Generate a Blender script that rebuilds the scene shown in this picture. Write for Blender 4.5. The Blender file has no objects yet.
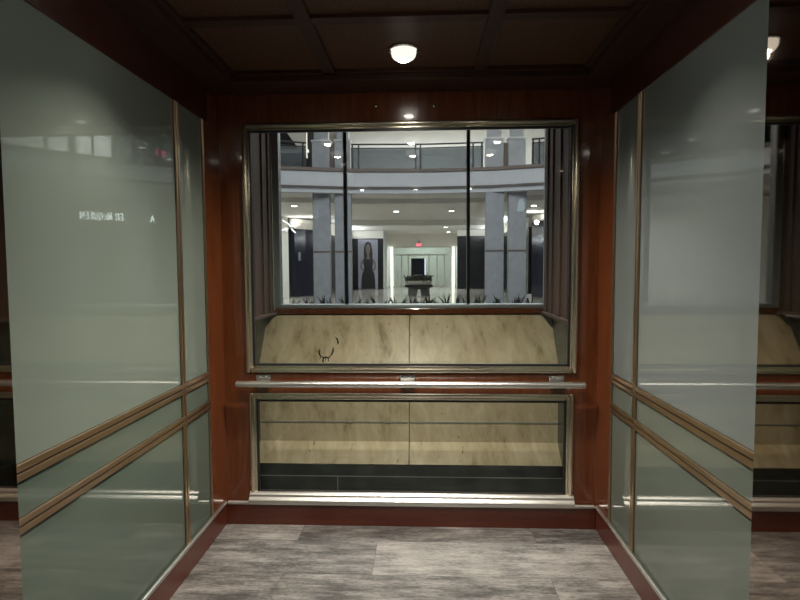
import bpy, bmesh, math, random
from mathutils import Vector, Matrix
random.seed(7)
C = bpy.context.scene.collection
SC = bpy.context.scene

# ------------------------------------------------------------------ materials
def new_mat(name):
    m = bpy.data.materials.new(name); m.use_nodes = True
    nt = m.node_tree; nt.nodes.clear()
    out = nt.nodes.new('ShaderNodeOutputMaterial')
    return m, nt, out

def N(nt, t, **kw):
    n = nt.nodes.new(t)
    for k, v in kw.items():
        if k in n.inputs: n.inputs[k].default_value = v
        else: setattr(n, k, v)
    return n

def ramp(nt, fac, stops):
    r = nt.nodes.new('ShaderNodeValToRGB')
    el = r.color_ramp.elements
    while len(el) < len(stops): el.new(0.5)
    for e, (p, c) in zip(el, stops):
        e.position = p; e.color = (*c, 1)
    nt.links.new(fac, r.inputs[0])
    return r.outputs[0]

def coords(nt, scale=(1, 1, 1), rot=(0, 0, 0)):
    # world-fixed position so copies and neighbours read as separate pieces
    g = nt.nodes.new('ShaderNodeNewGeometry')
    mp = nt.nodes.new('ShaderNodeMapping')
    mp.inputs['Scale'].default_value = scale
    mp.inputs['Rotation'].default_value = rot
    nt.links.new(g.outputs['Position'], mp.inputs[0])
    return mp.outputs[0]

def principled(name, col, rough=0.5, metal=0.0, var=0.12, nscale=12, stretch=(1, 1, 1), coat=0, bump=0.0, spec=0.5, rvar=0.0):
    m, nt, out = new_mat(name)
    b = N(nt, 'ShaderNodeBsdfPrincipled', Roughness=rough, Metallic=metal)
    b.inputs['Specular IOR Level'].default_value = spec
    b.inputs['Coat Weight'].default_value = coat
    b.inputs['Coat Roughness'].default_value = 0.06
    v = coords(nt, stretch)
    n = N(nt, 'ShaderNodeTexNoise', Scale=nscale, Detail=5.0)
    nt.links.new(v, n.inputs['Vector'])
    c = ramp(nt, n.outputs[0], [(0.3, tuple(x*(1-var) for x in col)), (0.7, tuple(min(1, x*(1+var)) for x in col))])
    nt.links.new(c, b.inputs['Base Color'])
    if rvar:
        mr = N(nt, 'ShaderNodeMapRange'); mr.inputs[3].default_value = rough-rvar; mr.inputs[4].default_value = rough+rvar
        nt.links.new(n.outputs[0], mr.inputs[0]); nt.links.new(mr.outputs[0], b.inputs['Roughness'])
    if bump:
        bp = N(nt, 'ShaderNodeBump', Strength=bump, Distance=0.01)
        nt.links.new(n.outputs[0], bp.inputs['Height']); nt.links.new(bp.outputs[0], b.inputs['Normal'])
    nt.links.new(b.outputs[0], out.inputs[0])
    return m

def wood(name, dark, light, rough=0.22, grain=(14, 14, 1.2), coat=0.8):
    m, nt, out = new_mat(name)
    b = N(nt, 'ShaderNodeBsdfPrincipled', Roughness=rough)
    b.inputs['Coat Weight'].default_value = coat; b.inputs['Coat Roughness'].default_value = 0.07
    v = coords(nt, grain)
    n = N(nt, 'ShaderNodeTexNoise', Scale=2.2, Detail=7.0, Roughness=0.65, Distortion=0.6)
    nt.links.new(v, n.inputs['Vector'])
    c = ramp(nt, n.outputs[0], [(0.28, dark), (0.75, light)])
    nt.links.new(c, b.inputs['Base Color'])
    nt.links.new(b.outputs[0], out.inputs[0])
    return m

def glass(name, tint=(0.96, 0.985, 0.97), f0=0.04, rough=0.0, haze=0.0, hazecol=(0.4, 0.45, 0.45)):
    # clear sheet glass: see-through with a Schlick surface reflection on each face
    m, nt, out = new_mat(name)
    g = nt.nodes.new('ShaderNodeNewGeometry')
    d = N(nt, 'ShaderNodeVectorMath', operation='DOT_PRODUCT')
    nt.links.new(g.outputs['Incoming'], d.inputs[0]); nt.links.new(g.outputs['Normal'], d.inputs[1])
    ab = N(nt, 'ShaderNodeMath', operation='ABSOLUTE'); nt.links.new(d.outputs['Value'], ab.inputs[0])
    om = N(nt, 'ShaderNodeMath', operation='SUBTRACT'); om.inputs[0].default_value = 1; nt.links.new(ab.outputs[0], om.inputs[1])
    pw = N(nt, 'ShaderNodeMath', operation='POWER'); pw.inputs[1].default_value = 5; nt.links.new(om.outputs[0], pw.inputs[0])
    ma = N(nt, 'ShaderNodeMath', operation='MULTIPLY_ADD'); ma.inputs[1].default_value = 1-f0; ma.inputs[2].default_value = f0
    nt.links.new(pw.outputs[0], ma.inputs[0])
    t = nt.nodes.new('ShaderNodeBsdfTransparent'); t.inputs[0].default_value = (*tint, 1)
    last = t.outputs[0]
    if haze:
        df = nt.nodes.new('ShaderNodeBsdfDiffuse'); df.inputs[0].default_value = (*hazecol, 1)
        mh = nt.nodes.new('ShaderNodeMixShader'); mh.inputs[0].default_value = haze
        nt.links.new(last, mh.inputs[1]); nt.links.new(df.outputs[0], mh.inputs[2]); last = mh.outputs[0]
    gl = nt.nodes.new('ShaderNodeBsdfGlossy'); gl.inputs['Roughness'].default_value = rough
    mx = nt.nodes.new('ShaderNodeMixShader')
    nt.links.new(ma.outputs[0], mx.inputs[0]); nt.links.new(last, mx.inputs[1]); nt.links.new(gl.outputs[0], mx.inputs[2])
    nt.links.new(mx.outputs[0], out.inputs[0])
    return m

def emit(name, col, s):
    m, nt, out = new_mat(name)
    e = N(nt, 'ShaderNodeEmission', Strength=s); e.inputs[0].default_value = (*col, 1)
    nt.links.new(e.outputs[0], out.inputs[0])
    return m

def plank_floor():
    m, nt, out = new_mat('weathered_vinyl_plank')
    b = N(nt, 'ShaderNodeBsdfPrincipled', Roughness=0.48)
    v = coords(nt, (1, 1, 1))
    br = N(nt, 'ShaderNodeTexBrick', Scale=1.0)
    br.inputs['Brick Width'].default_value = 1.39; br.inputs['Row Height'].default_value = 0.35
    br.inputs['Mortar Size'].default_value = 0.0012; br.inputs['Mortar Smooth'].default_value = 0.3
    br.inputs['Color1'].default_value = (0.0, 0.0, 0.0, 1); br.inputs['Color2'].default_value = (1, 1, 1, 1)
    br.inputs['Mortar'].default_value = (0.3, 0.3, 0.3, 1)
    br.offset = 0.338; br.offset_frequency = 2
    mp = nt.nodes.new('ShaderNodeMapping'); mp.inputs['Location'].default_value = (-8.07, -3.79, 0)
    nt.links.new(v, mp.inputs[0]); nt.links.new(mp.outputs[0], br.inputs['Vector'])
    # long weathered streaks, shifted plank by plank
    sh = N(nt, 'ShaderNodeVectorMath', operation='SCALE'); sh.inputs['Scale'].default_value = 7.0
    nt.links.new(br.outputs['Color'], sh.inputs[0])
    ad = N(nt, 'ShaderNodeVectorMath', operation='ADD'); nt.links.new(v, ad.inputs[0]); nt.links.new(sh.outputs[0], ad.inputs[1])
    m1 = nt.nodes.new('ShaderNodeMapping'); m1.inputs['Scale'].default_value = (3.6, 26, 1); nt.links.new(ad.outputs[0], m1.inputs[0])
    n1 = N(nt, 'ShaderNodeTexNoise', Scale=1.5, Detail=10.0, Roughness=0.78, Distortion=0.6); nt.links.new(m1.outputs[0], n1.inputs['Vector'])
    m2 = nt.nodes.new('ShaderNodeMapping'); m2.inputs['Scale'].default_value = (2.0, 6.5, 1); nt.links.new(ad.outputs[0], m2.inputs[0])
    n2 = N(nt, 'ShaderNodeTexNoise', Scale=1.6, Detail=4.0, Roughness=0.6); nt.links.new(m2.outputs[0], n2.inputs['Vector'])
    a1 = N(nt, 'ShaderNodeMath', operation='MULTIPLY_ADD'); a1.inputs[1].default_value = 0.55
    nt.links.new(n1.outputs[0], a1.inputs[0])
    a2 = N(nt, 'ShaderNodeMath', operation='MULTIPLY'); a2.inputs[1].default_value = 0.45; nt.links.new(n2.outputs[0], a2.inputs[0])
    nt.links.new(a2.outputs[0], a1.inputs[2])
    m3 = nt.nodes.new('ShaderNodeMapping'); m3.inputs['Scale'].default_value = (22, 60, 1); nt.links.new(ad.outputs[0], m3.inputs[0])
    n3 = N(nt, 'ShaderNodeTexNoise', Scale=1.6, Detail=5.0, Roughness=0.7); nt.links.new(m3.outputs[0], n3.inputs['Vector'])
    a4 = N(nt, 'ShaderNodeMath', operation='MULTIPLY_ADD'); a4.inputs[1].default_value = 0.30; nt.links.new(n3.outputs[0], a4.inputs[0]); nt.links.new(a1.outputs[0], a4.inputs[2])
    a1 = N(nt, 'ShaderNodeMath', operation='SUBTRACT'); a1.inputs[1].default_value = 0.15; nt.links.new(a4.outputs[0], a1.inputs[0])
    sp = N(nt, 'ShaderNodeSeparateColor'); nt.links.new(br.outputs['Color'], sp.inputs[0])
    a3 = N(nt, 'ShaderNodeMath', operation='MULTIPLY_ADD'); a3.inputs[1].default_value = 0.13; nt.links.new(sp.outputs[0], a3.inputs[0]); nt.links.new(a1.outputs[0], a3.inputs[2])
    c = ramp(nt, a3.outputs[0], [(0.44, (0.042, 0.038, 0.036)), (0.53, (0.115, 0.105, 0.099)), (0.60, (0.21, 0.195, 0.183)), (0.72, (0.36, 0.338, 0.315))])
    mm = nt.nodes.new('ShaderNodeMix'); mm.data_type = 'RGBA'
    nt.links.new(br.outputs['Fac'], mm.inputs[0]); nt.links.new(c, mm.inputs[6]); mm.inputs[7].default_value = (0.07, 0.06, 0.055, 1)
    nt.links.new(mm.outputs[2], b.inputs['Base Color'])
    bp = N(nt, 'ShaderNodeBump', Strength=0.12, Distance=0.004); nt.links.new(n1.outputs[0], bp.inputs['Height']); nt.links.new(bp.outputs[0], b.inputs['Normal'])
    nt.links.new(b.outputs[0], out.inputs[0])
    return m

def travertine():
    m, nt, out = new_mat('vein_cut_travertine')
    b = N(nt, 'ShaderNodeBsdfPrincipled', Roughness=0.32)
    v = coords(nt, (1, 1, 1), (0, 0.12, 0))
    m1 = nt.nodes.new('ShaderNodeMapping'); m1.inputs['Scale'].default_value = (6, 2, 2.2); nt.links.new(v, m1.inputs[0])
    n1 = N(nt, 'ShaderNodeTexNoise', Scale=1.5, Detail=9.0, Roughness=0.68, Distortion=0.35); nt.links.new(m1.outputs[0], n1.inputs['Vector'])
    c1 = ramp(nt, n1.outputs[0], [(0.32, (0.33, 0.25, 0.14)), (0.43, (0.54, 0.43, 0.28)), (0.58, (0.66, 0.545, 0.375)), (0.72, (0.77, 0.665, 0.49))])
    m2 = nt.nodes.new('ShaderNodeMapping'); m2.inputs['Scale'].default_value = (38, 9, 20); nt.links.new(v, m2.inputs[0])
    n2 = N(nt, 'ShaderNodeTexNoise', Scale=1.0, Detail=4.0, Roughness=0.55); nt.links.new(m2.outputs[0], n2.inputs['Vector'])
    f = ramp(nt, n2.outputs[0], [(0.27, (1, 1, 1)), (0.33, (0, 0, 0))])
    mm = nt.nodes.new('ShaderNodeMix'); mm.data_type = 'RGBA'
    nt.links.new(f, mm.inputs[0]); nt.links.new(c1, mm.inputs[6]); mm.inputs[7].default_value = (0.22, 0.15, 0.08, 1)
    nt.links.new(mm.outputs[2], b.inputs['Base Color'])
    nt.links.new(b.outputs[0], out.inputs[0])
    return m

M = {}
M['mahogany'] = wood('mahogany_veneer', (0.092, 0.024, 0.008), (0.180, 0.054, 0.018))
M['mahogany_dark'] = wood('dark_mahogany', (0.030, 0.008, 0.004), (0.052, 0.013, 0.006), 0.35)  # same wood as the walls, with the unlit header's shade put into its colour
M['base_wood'] = wood('reddish_base_wood', (0.072, 0.016, 0.009), (0.12, 0.026, 0.013), 0.35, (2, 2, 20), 0.3)
M['ceil_panel'] = principled('brown_ceiling_panel', (0.078, 0.036, 0.021), 0.65, spec=0.25, var=0.3, nscale=60)
M['ceil_batten'] = principled('ceiling_batten_wood', (0.042, 0.017, 0.010), 0.6, var=0.2, nscale=20, spec=0.2)
M['shaft_wood'] = wood('brown_shaft_wood', (0.062, 0.026, 0.017), (0.125, 0.058, 0.039), 0.75, (30, 30, 1), 0.0)
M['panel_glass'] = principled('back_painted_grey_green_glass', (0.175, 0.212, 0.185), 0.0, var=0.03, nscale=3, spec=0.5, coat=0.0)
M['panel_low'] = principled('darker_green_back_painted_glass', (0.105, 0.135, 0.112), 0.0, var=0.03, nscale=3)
M['panel_blue_reflect'] = principled('back_painted_glass_blue_reflection', (0.165, 0.192, 0.190), 0.0, var=0.03, nscale=3)  # blue reflection of the mall mixed into the upper right panels' colour
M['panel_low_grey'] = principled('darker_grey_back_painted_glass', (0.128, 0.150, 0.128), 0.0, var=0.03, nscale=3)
M['groove'] = principled('dark_brass_groove', (0.10, 0.06, 0.035), 0.4, 0.8, 0.05, 6)
M['brass'] = principled('satin_brass', (0.46, 0.34, 0.22), 0.33, 1.0, 0.03, 6)
M['nickel'] = principled('polished_nickel_brass', (0.78, 0.73, 0.59), 0.24, 1.0, 0.02, 5)
M['steel'] = principled('brushed_steel', (0.78, 0.77, 0.74), 0.33, 1.0, 0.02, 8)
M['rail_steel'] = principled('polished_rail_steel', (0.84, 0.83, 0.81), 0.28, 1.0, 0.01, 6)
M['chrome'] = principled('chrome', (0.78, 0.78, 0.78), 0.10, 1.0, 0.02)
M['bronze_mirror'] = principled('dark_bronze_mirror_steel', (0.40, 0.345, 0.305), 0.025, 1.0, 0.03, 3)
M['black'] = principled('black_gasket', (0.012, 0.012, 0.013), 0.5)
M['shaft_steel'] = principled('grey_glazing_steel', (0.34, 0.37, 0.39), 0.4, 0.4, 0.05)
M['mullion'] = principled('dark_mullion', (0.035, 0.037, 0.042), 0.3, 0.7, 0.05)
M['floor'] = plank_floor()
M['travertine'] = travertine()
M['green_marble'] = principled('dark_green_marble', (0.035, 0.048, 0.043), 0.22, var=0.4, nscale=7)
M['joint'] = principled('pale_joint', (0.34, 0.35, 0.32), 0.6)
M['stain'] = principled('black_chip_stain', (0.02, 0.016, 0.012), 0.8)
M['cab_glass'] = glass('cab_window_glass')
M['outer_glass'] = glass('outer_glazing_glass', (0.93, 0.96, 0.97))
M['rail_glass'] = glass('grey_balustrade_glass', (0.55, 0.58, 0.6), 0.05, 0.05, 0.35, (0.22, 0.24, 0.25))
M['lens'] = emit('lit_lamp_lens', (1.0, 0.93, 0.80), 38)
M['glare'] = emit('lit_frosted_shade', (1.0, 0.95, 0.82), 0.85)  # glow that stands for the glare round the cab lamps
M['mall_lens'] = emit('lit_mall_lamp_lens', (1.0, 0.95, 0.88), 16)
M['mall_floor'] = principled('polished_mall_stone', (0.36, 0.35, 0.335), 0.16, var=0.12, nscale=1.5)
M['plaster'] = principled('pale_plaster', (0.56, 0.56, 0.58), 0.7, var=0.03, nscale=2)
M['cream'] = principled('cream_ceiling_paint', (0.80, 0.765, 0.71), 0.75, var=0.03, nscale=2)
M['pillar_stone'] = principled('blue_grey_pillar_stone', (0.36, 0.365, 0.39), 0.42, var=0.10, nscale=4)
M['coping'] = principled('brown_coping', (0.16, 0.115, 0.095), 0.45)
M['dark_front'] = principled('dark_shopfront_cladding', (0.016, 0.017, 0.022), 0.22, var=0.2, nscale=2)
M['blue_panel'] = principled('dark_blue_glossy_panel', (0.018, 0.022, 0.045), 0.15, var=0.2, nscale=2)
M['rail_metal'] = principled('dark_rail_metal', (0.05, 0.053, 0.058), 0.35, 0.5)
M['foliage'] = principled('dark_green_foliage', (0.018, 0.032, 0.016), 0.5, var=0.4, nscale=30)
M['soil'] = principled('planter_soil', (0.03, 0.022, 0.016), 0.9, nscale=40)
def translucent(name, col):
    m, nt, out = new_mat(name)
    a = nt.nodes.new('ShaderNodeBsdfTranslucent'); a.inputs[0].default_value = (*col, 1)
    d = nt.nodes.new('ShaderNodeBsdfDiffuse'); d.inputs[0].default_value = (*col, 1)
    mx = nt.nodes.new('ShaderNodeMixShader'); mx.inputs[0].default_value = 0.25
    nt.links.new(a.outputs[0], mx.inputs[1]); nt.links.new(d.outputs[0], mx.inputs[2]); nt.links.new(mx.outputs[0], out.inputs[0])
    return m
M['patch'] = translucent('pale_sticker_paper', (0.86, 0.92, 0.95))
M['white'] = principled('white_plastic', (0.75, 0.75, 0.74), 0.4, var=0.03)
M['pale_stone'] = principled('pale_planter_stone', (0.42, 0.40, 0.37), 0.5)
M['planter_grey'] = principled('grey_planter_base', (0.13, 0.13, 0.125), 0.4)
M['dark_rim'] = principled('dark_planter_metal', (0.03, 0.03, 0.034), 0.35)
M['exit_red'] = emit('lit_red_exit', (1.0, 0.10, 0.18), 14)
M['exit_red_far'] = emit('lit_red_far_exit', (1.0, 0.12, 0.16), 3)
M['exit_face'] = principled('exit_housing', (0.5, 0.42, 0.42), 0.4)
M['sign_white'] = emit('lit_white_letters', (0.95, 1.0, 0.97), 4.5)
M['far_sign'] = emit('lit_far_letters', (1.0, 0.98, 0.94), 1.3)
M['ad_back'] = principled('poster_grey_paper', (0.33, 0.33, 0.42), 0.3, var=0.05)
M['ad_dark'] = principled('poster_black_ink', (0.022, 0.022, 0.026), 0.35)
M['ad_skin'] = principled('poster_skin_grey', (0.19, 0.16, 0.155), 0.4)
M['door_metal'] = principled('pale_door_metal', (0.50, 0.51, 0.46), 0.4, 0.2)
M['door_glass'] = glass('greenish_door_glass', (0.90, 0.93, 0.88), 0.05, 0.0, 0.12, (0.38, 0.41, 0.37))
M['lit_strip'] = emit('lit_jamb_strip', (1.0, 0.95, 0.74), 2.2)
M['screen_edge'] = emit('lit_kiosk_edge', (0.75, 0.8, 1.0), 1.2)
M['lobby_wall'] = principled('lobby_dark_stone', (0.10, 0.085, 0.07), 0.35)
M['roof'] = principled('shaft_roof_metal', (0.03, 0.03, 0.03), 0.6)

# ------------------------------------------------------------------ mesh helpers (all shapes given in world metres)
def add_box(bm, x0, x1, y0, y1, z0, z1, bev=0.0, seg=2):
    t = bmesh.new()
    bmesh.ops.create_cube(t, size=1)
    for v in t.verts:
        v.co = Vector(((x0+x1)/2+v.co.x*(x1-x0), (y0+y1)/2+v.co.y*(y1-y0), (z0+z1)/2+v.co.z*(z1-z0)))
    if bev: bmesh.ops.bevel(t, geom=t.edges[:], offset=bev, segments=seg, profile=0.5, affect='EDGES')
    merge(bm, t)

def merge(bm, t):
    me = bpy.data.meshes.new('tmp'); t.to_mesh(me); t.free(); bm.from_mesh(me); bpy.data.meshes.remove(me)

def add_prism(bm, pts, axis, a, b):
    """closed polygon pts (2D) extruded along axis from a to b"""
    def P(p, s):
        u, v = p
        return {'X': (s, u, v), 'Y': (u, s, v), 'Z': (u, v, s)}[axis]
    va = [bm.verts.new(P(p, a)) for p in pts]; vb = [bm.verts.new(P(p, b)) for p in pts]
    n = len(pts); fs = [bm.faces.new(va), bm.faces.new(vb[::-1])]
    for i in range(n): fs.append(bm.faces.new((va[i], vb[i], vb[(i+1) % n], va[(i+1) % n])))
    bmesh.ops.recalc_face_normals(bm, faces=fs)

def add_tube(bm, pts, r, n=14, cap=True):
    pts = [Vector(p) for p in pts]; rings = []
    rr = r if isinstance(r, (list, tuple)) else [r]*len(pts)
    for i, p in enumerate(pts):
        t = ((pts[min(i+1, len(pts)-1)]-p).normalized() + (p-pts[max(i-1, 0)]).normalized()).normalized()
        up = Vector((0, 0, 1)) if abs(t.z) < 0.9 else Vector((1, 0, 0))
        a = t.cross(up).normalized(); b = t.cross(a)
        rings.append([bm.verts.new(p+rr[i]*(math.cos(k*2*math.pi/n)*a+math.sin(k*2*math.pi/n)*b)) for k in range(n)])
    fs = []
    for A, B in zip(rings, rings[1:]):
        for k in range(n): fs.append(bm.faces.new((A[k], A[(k+1) % n], B[(k+1) % n], B[k])))
    if cap: fs += [bm.faces.new(rings[0][::-1]), bm.faces.new(rings[-1])]
    bmesh.ops.recalc_face_normals(bm, faces=fs)

def add_lathe(bm, prof, cx, cy, n=32):
    rings = [[bm.verts.new((cx+r*math.cos(k*2*math.pi/n), cy+r*math.sin(k*2*math.pi/n), z)) for k in range(n)] for r, z in prof]
    fs = []
    for A, B in zip(rings, rings[1:]):
        for k in range(n): fs.append(bm.faces.new((A[k], A[(k+1) % n], B[(k+1) % n], B[k])))
    fs += [bm.faces.new(rings[0]), bm.faces.new(rings[-1])]
    bmesh.ops.recalc_face_normals(bm, faces=fs)

def add_ribbon_wall(bm, pts, th, z0, z1):
    """wall of thickness th along a plan polyline, offset to its left"""
    P = [Vector((x, y)) for x, y in pts]; off = []
    for i, p in enumerate(P):
        t = Vector((0, 0))
        if i: t += (p-P[i-1]).normalized()
        if i < len(P)-1: t += (P[i+1]-p).normalized()
        t.normalize(); off.append(p+Vector((-t.y, t.x))*th)
    add_strip(bm, P, off, z0, z1)

def add_strip(bm, P, Q, z0, z1):
    fs = []
    a = [bm.verts.new((p.x, p.y, z0)) for p in P]; b = [bm.verts.new((p.x, p.y, z1)) for p in P]
    c = [bm.verts.new((p.x, p.y, z0)) for p in Q]; d = [bm.verts.new((p.x, p.y, z1)) for p in Q]
    for i in range(len(P)-1):
        fs += [bm.faces.new((a[i], a[i+1], b[i+1], b[i])), bm.faces.new((c[i+1], c[i], d[i], d[i+1])),
               bm.faces.new((b[i], b[i+1], d[i+1], d[i])), bm.faces.new((a[i+1], a[i], c[i], c[i+1]))]
    fs += [bm.faces.new((a[0], b[0], d[0], c[0])), bm.faces.new((a[-1], c[-1], d[-1], b[-1]))]
    bmesh.ops.recalc_face_normals(bm, faces=fs)

def world_loc(o):
    p = Vector((0, 0, 0))
    while o is not None: p += o.location; o = o.parent
    return p

def obj(name, bm, mat, parent=None, smooth=False):
    me = bpy.data.meshes.new(name)
    bm.to_mesh(me); bm.free()
    if parent is None:
        xs = [v.co for v in me.vertices]
        lo = Vector((min(v.x for v in xs), min(v.y for v in xs), min(v.z for v in xs)))
        hi = Vector((max(v.x for v in xs), max(v.y for v in xs), max(v.z for v in xs)))
        loc = Vector(((lo.x+hi.x)/2, (lo.y+hi.y)/2, lo.z)); base = loc
    else:
        base = world_loc(parent); loc = Vector((0, 0, 0))
    me.transform(Matrix.Translation(-base))
    me.materials.append(M[mat] if isinstance(mat, str) else mat)
    o = bpy.data.objects.new(name, me); C.objects.link(o)
    o.location = loc; o.parent = parent
    if smooth:
        for p in me.polygons: p.use_smooth = True
        me.set_sharp_from_angle(angle=math.radians(35))
    return o

def box(name, x0, x1, y0, y1, z0, z1, mat, parent=None, bev=0.0):
    bm = bmesh.new(); add_box(bm, x0, x1, y0, y1, z0, z1, bev); return obj(name, bm, mat, parent)

def tag(o, label, cat, group=None):
    o['label'] = label; o['category'] = cat
    if group: o['group'] = group
    return o

def struct(o, label=None):
    o['kind'] = 'structure'
    if label: o['label'] = label; o['category'] = o.name.split('.')[0].split('_')[0] if '_' in o.name else o.name
    return o

def thing(name, label, cat, loc, group=None, kind=None):
    o = bpy.data.objects.new(name, None); C.objects.link(o)
    o.location = loc; o.empty_display_size = 0.05
    tag(o, label, cat, group)
    if kind: o['kind'] = kind
    return o

def dup(root, loc, label=None, group=None):
    r = root.copy(); C.objects.link(r); r.location = loc
    if label: r['label'] = label
    if group: r['group'] = group
    for ch in list(root.children):
        c = ch.copy(); C.objects.link(c); c.parent = r
        for g in list(ch.children):
            d = g.copy(); C.objects.link(d); d.parent = c
    return r

# ------------------------------------------------------------------ cab dimensions (camera stands at x=0, y=0 in the lobby)
XL, XR = -1.245, 1.06          # side walls
YF, YB = 1.30, 3.30            # front reveal edge, back wall face
ZG = 2.435                     # top of the glass panels
ZC = 2.632                     # ceiling border

struct(box('floor', -1.40, 1.22, 0.70, 3.42, -0.06, 0.0, 'floor'), 'weathered grey brown plank floor of the cab')

# back wall: mahogany around the two window openings
UX0, UX1, UZ0, UZ1 = -1.0905, 0.924, 0.953, 2.464
LX0, LX1, LZ0, LZ1 = -1.078, 0.908, 0.154, 0.828
def rect_frame(bm, x0, x1, z0, z1, w, y0, y1, bev=0.0):
    add_box(bm, x0, x0+w, y0, y1, z0, z1, bev); add_box(bm, x1-w, x1, y0, y1, z0, z1, bev)
    add_box(bm, x0+w, x1-w, y0, y1, z1-w, z1, bev); add_box(bm, x0+w, x1-w, y0, y1, z0, z0+w, bev)
bm = bmesh.new()
y0, y1 = YB, YB+0.10
add_box(bm, -1.40, UX0+0.02, y0, y1, 0, 2.75); add_box(bm, UX1-0.02, 1.22, y0, y1, 0, 2.75)
add_box(bm, UX0+0.02, UX1-0.02, y0, y1, UZ1-0.02, 2.75)
add_box(bm, UX0+0.02, UX1-0.02, y0, y1, LZ1-0.02, UZ0+0.02)
add_box(bm, UX0+0.02, UX1-0.02, y0, y1, 0, LZ0+0.02)
wb = struct(obj('wall_back', bm, 'mahogany'), 'mahogany back wall around two windows')
# corner pilasters at the back ends of the side walls
for s, xa, xb, xc in ((-1, XL-0.002, -1.228, -1.40), (1, XR+0.002, 1.045, 1.22)):
    bm = bmesh.new(); add_prism(bm, [(xa, 3.085), (xb, 3.3), (xc, 3.3), (xc, 3.085)], 'Z', 0.0, ZC+0.02)
    obj('corner_post', bm, 'mahogany', wb)

# side walls with back painted glass in brass channels
def side_wall(name, X, s, mat_up, mat_low, label):
    # s = +1 : wall lies towards +x
    xo = X+s*0.16
    lo, hi = sorted((X+s*0.014, xo))
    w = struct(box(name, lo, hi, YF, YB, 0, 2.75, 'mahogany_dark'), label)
    bm = bmesh.new(); lo2, hi2 = sorted((X-s*0.004, X+s*0.014))
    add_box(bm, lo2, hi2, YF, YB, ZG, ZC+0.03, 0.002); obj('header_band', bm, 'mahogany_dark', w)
    yv = 2.745
    r1, r2 = (0.946, 1.0), (0.782, 0.83)
    zs = [(0.10, r2[0]), (r2[1], r1[0]), (r1[1], ZG)]
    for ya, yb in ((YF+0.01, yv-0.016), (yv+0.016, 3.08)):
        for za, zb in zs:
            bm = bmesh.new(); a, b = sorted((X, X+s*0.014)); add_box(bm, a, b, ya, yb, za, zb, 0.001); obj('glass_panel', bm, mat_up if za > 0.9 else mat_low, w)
    def strip(ya, yb, za, zb, n):
        bm = bmesh.new()
        a, b = sorted((X-s*0.003, X+s*0.012))
        add_box(bm, a, b, ya, yb, za, zb, 0.001)
        g = obj('channel_groove', bm, 'groove', w)
        bm = bmesh.new()
        # two raised lips of the channel
        a, b = sorted((X-s*0.011, X-s*0.002))
        if zb-za > yb-ya:
            k = (yb-ya)*0.41
            add_box(bm, a, b, ya, ya+k, za, zb, 0.003); add_box(bm, a, b, yb-k, yb, za, zb, 0.003)
        else:
            k = (zb-za)*0.43
            add_box(bm, a, b, ya, yb, za, za+k, 0.003); add_box(bm, a, b, ya, yb, zb-k, zb, 0.003)
        return obj(n, bm, 'brass', w)
    strip(yv-0.022, yv+0.022, 0.10, ZG-0.0, 'vertical_strip')
    strip(3.065, 3.083, 0.10, ZG, 'edge_strip')
    for r in (r1, r2):
        strip(YF+0.01, 3.083, r[0], r[1], 'horizontal_strip')
    return w
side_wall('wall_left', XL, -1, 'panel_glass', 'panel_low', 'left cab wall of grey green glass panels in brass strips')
side_wall('wall_right', XR, 1, 'panel_blue_reflect', 'panel_low_grey', 'right cab wall of grey green glass panels in brass strips')

# base boards with a steel tube along the top edge
def baseboard(name, x0, x1, y0, y1, tube, label):
    bm = bmesh.new(); add_box(bm, x0, x1, y0, y1, 0, 0.135, 0.003)
    o = struct(obj(name, bm, 'base_wood'), label)
    bm = bmesh.new(); add_tube(bm, tube, 0.0125, 14); obj('steel_strip', bm, 'steel', o, True)
baseboard('baseboard_left', -1.32, -1.226, YF+0.01, 3.275, [(-1.230, YF+0.02, 0.144), (-1.230, 3.262, 0.144)], 'reddish wooden base board along the left wall')
baseboard('baseboard_right', 1.042, 1.13, YF+0.01, 3.275, [(1.046, YF+0.02, 0.144), (1.046, 3.262, 0.144)], 'reddish wooden base board along the right wall')
baseboard('baseboard_back', -1.226, 1.042, 3.275, 3.30, [(-1.215, 3.277, 0.139), (1.031, 3.277, 0.139)], 'reddish wooden base board under the lower window')

# windows of the cab
def window(name, x0, x1, z0, z1, w, label, sill=False):
    e = thing(name, label, 'window', ((x0+x1)/2, YB, z0), None, 'structure')
    bm = bmesh.new()
    rect_frame(bm, x0, x1, z0, z1, w*0.62, YB-0.014, YB+0.03, 0.008)
    q = w*0.58
    rect_frame(bm, x0+q, x1-q, z0+q, z1-q, w*0.46, YB-0.005, YB+0.04, 0.006)
    obj('window_frame', bm, 'nickel', e, True)
    bm = bmesh.new(); g = 0.016
    rect_frame(bm, x0+w-0.004, x1-w+0.004, z0+w-0.004, z1-w+0.004, g, YB-0.004, YB+0.011)
    obj('gasket', bm, 'black', e)
    if sill:
        bm = bmesh.new()
        add_prism(bm, [(YB, z0-0.006), (YB-0.046, z0-0.006), (YB-0.046, z0+0.004), (YB-0.043, z0+0.010), (YB-0.026, z0+0.024), (YB-0.026, z0+0.032), (YB-0.024, z0+0.037), (YB-0.012, z0+0.047), (YB, z0+0.052)], 'X', x0-0.004, x1+0.004)
        obj('window_sill', bm, 'steel', e, True)
    bm = bmesh.new(); add_box(bm, x0+w, x1-w, YB+0.012, YB+0.022, z0+w, z1-w); obj('window_pane', bm, 'cab_glass', e)
    return e
window('window_1', UX0, UX1, UZ0, UZ1, 0.044, 'large upper cab window in a polished brass frame')
window('window_2', LX0, LX1, LZ0, LZ1, 0.044, 'low wide cab window below the handrail', True)

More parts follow.
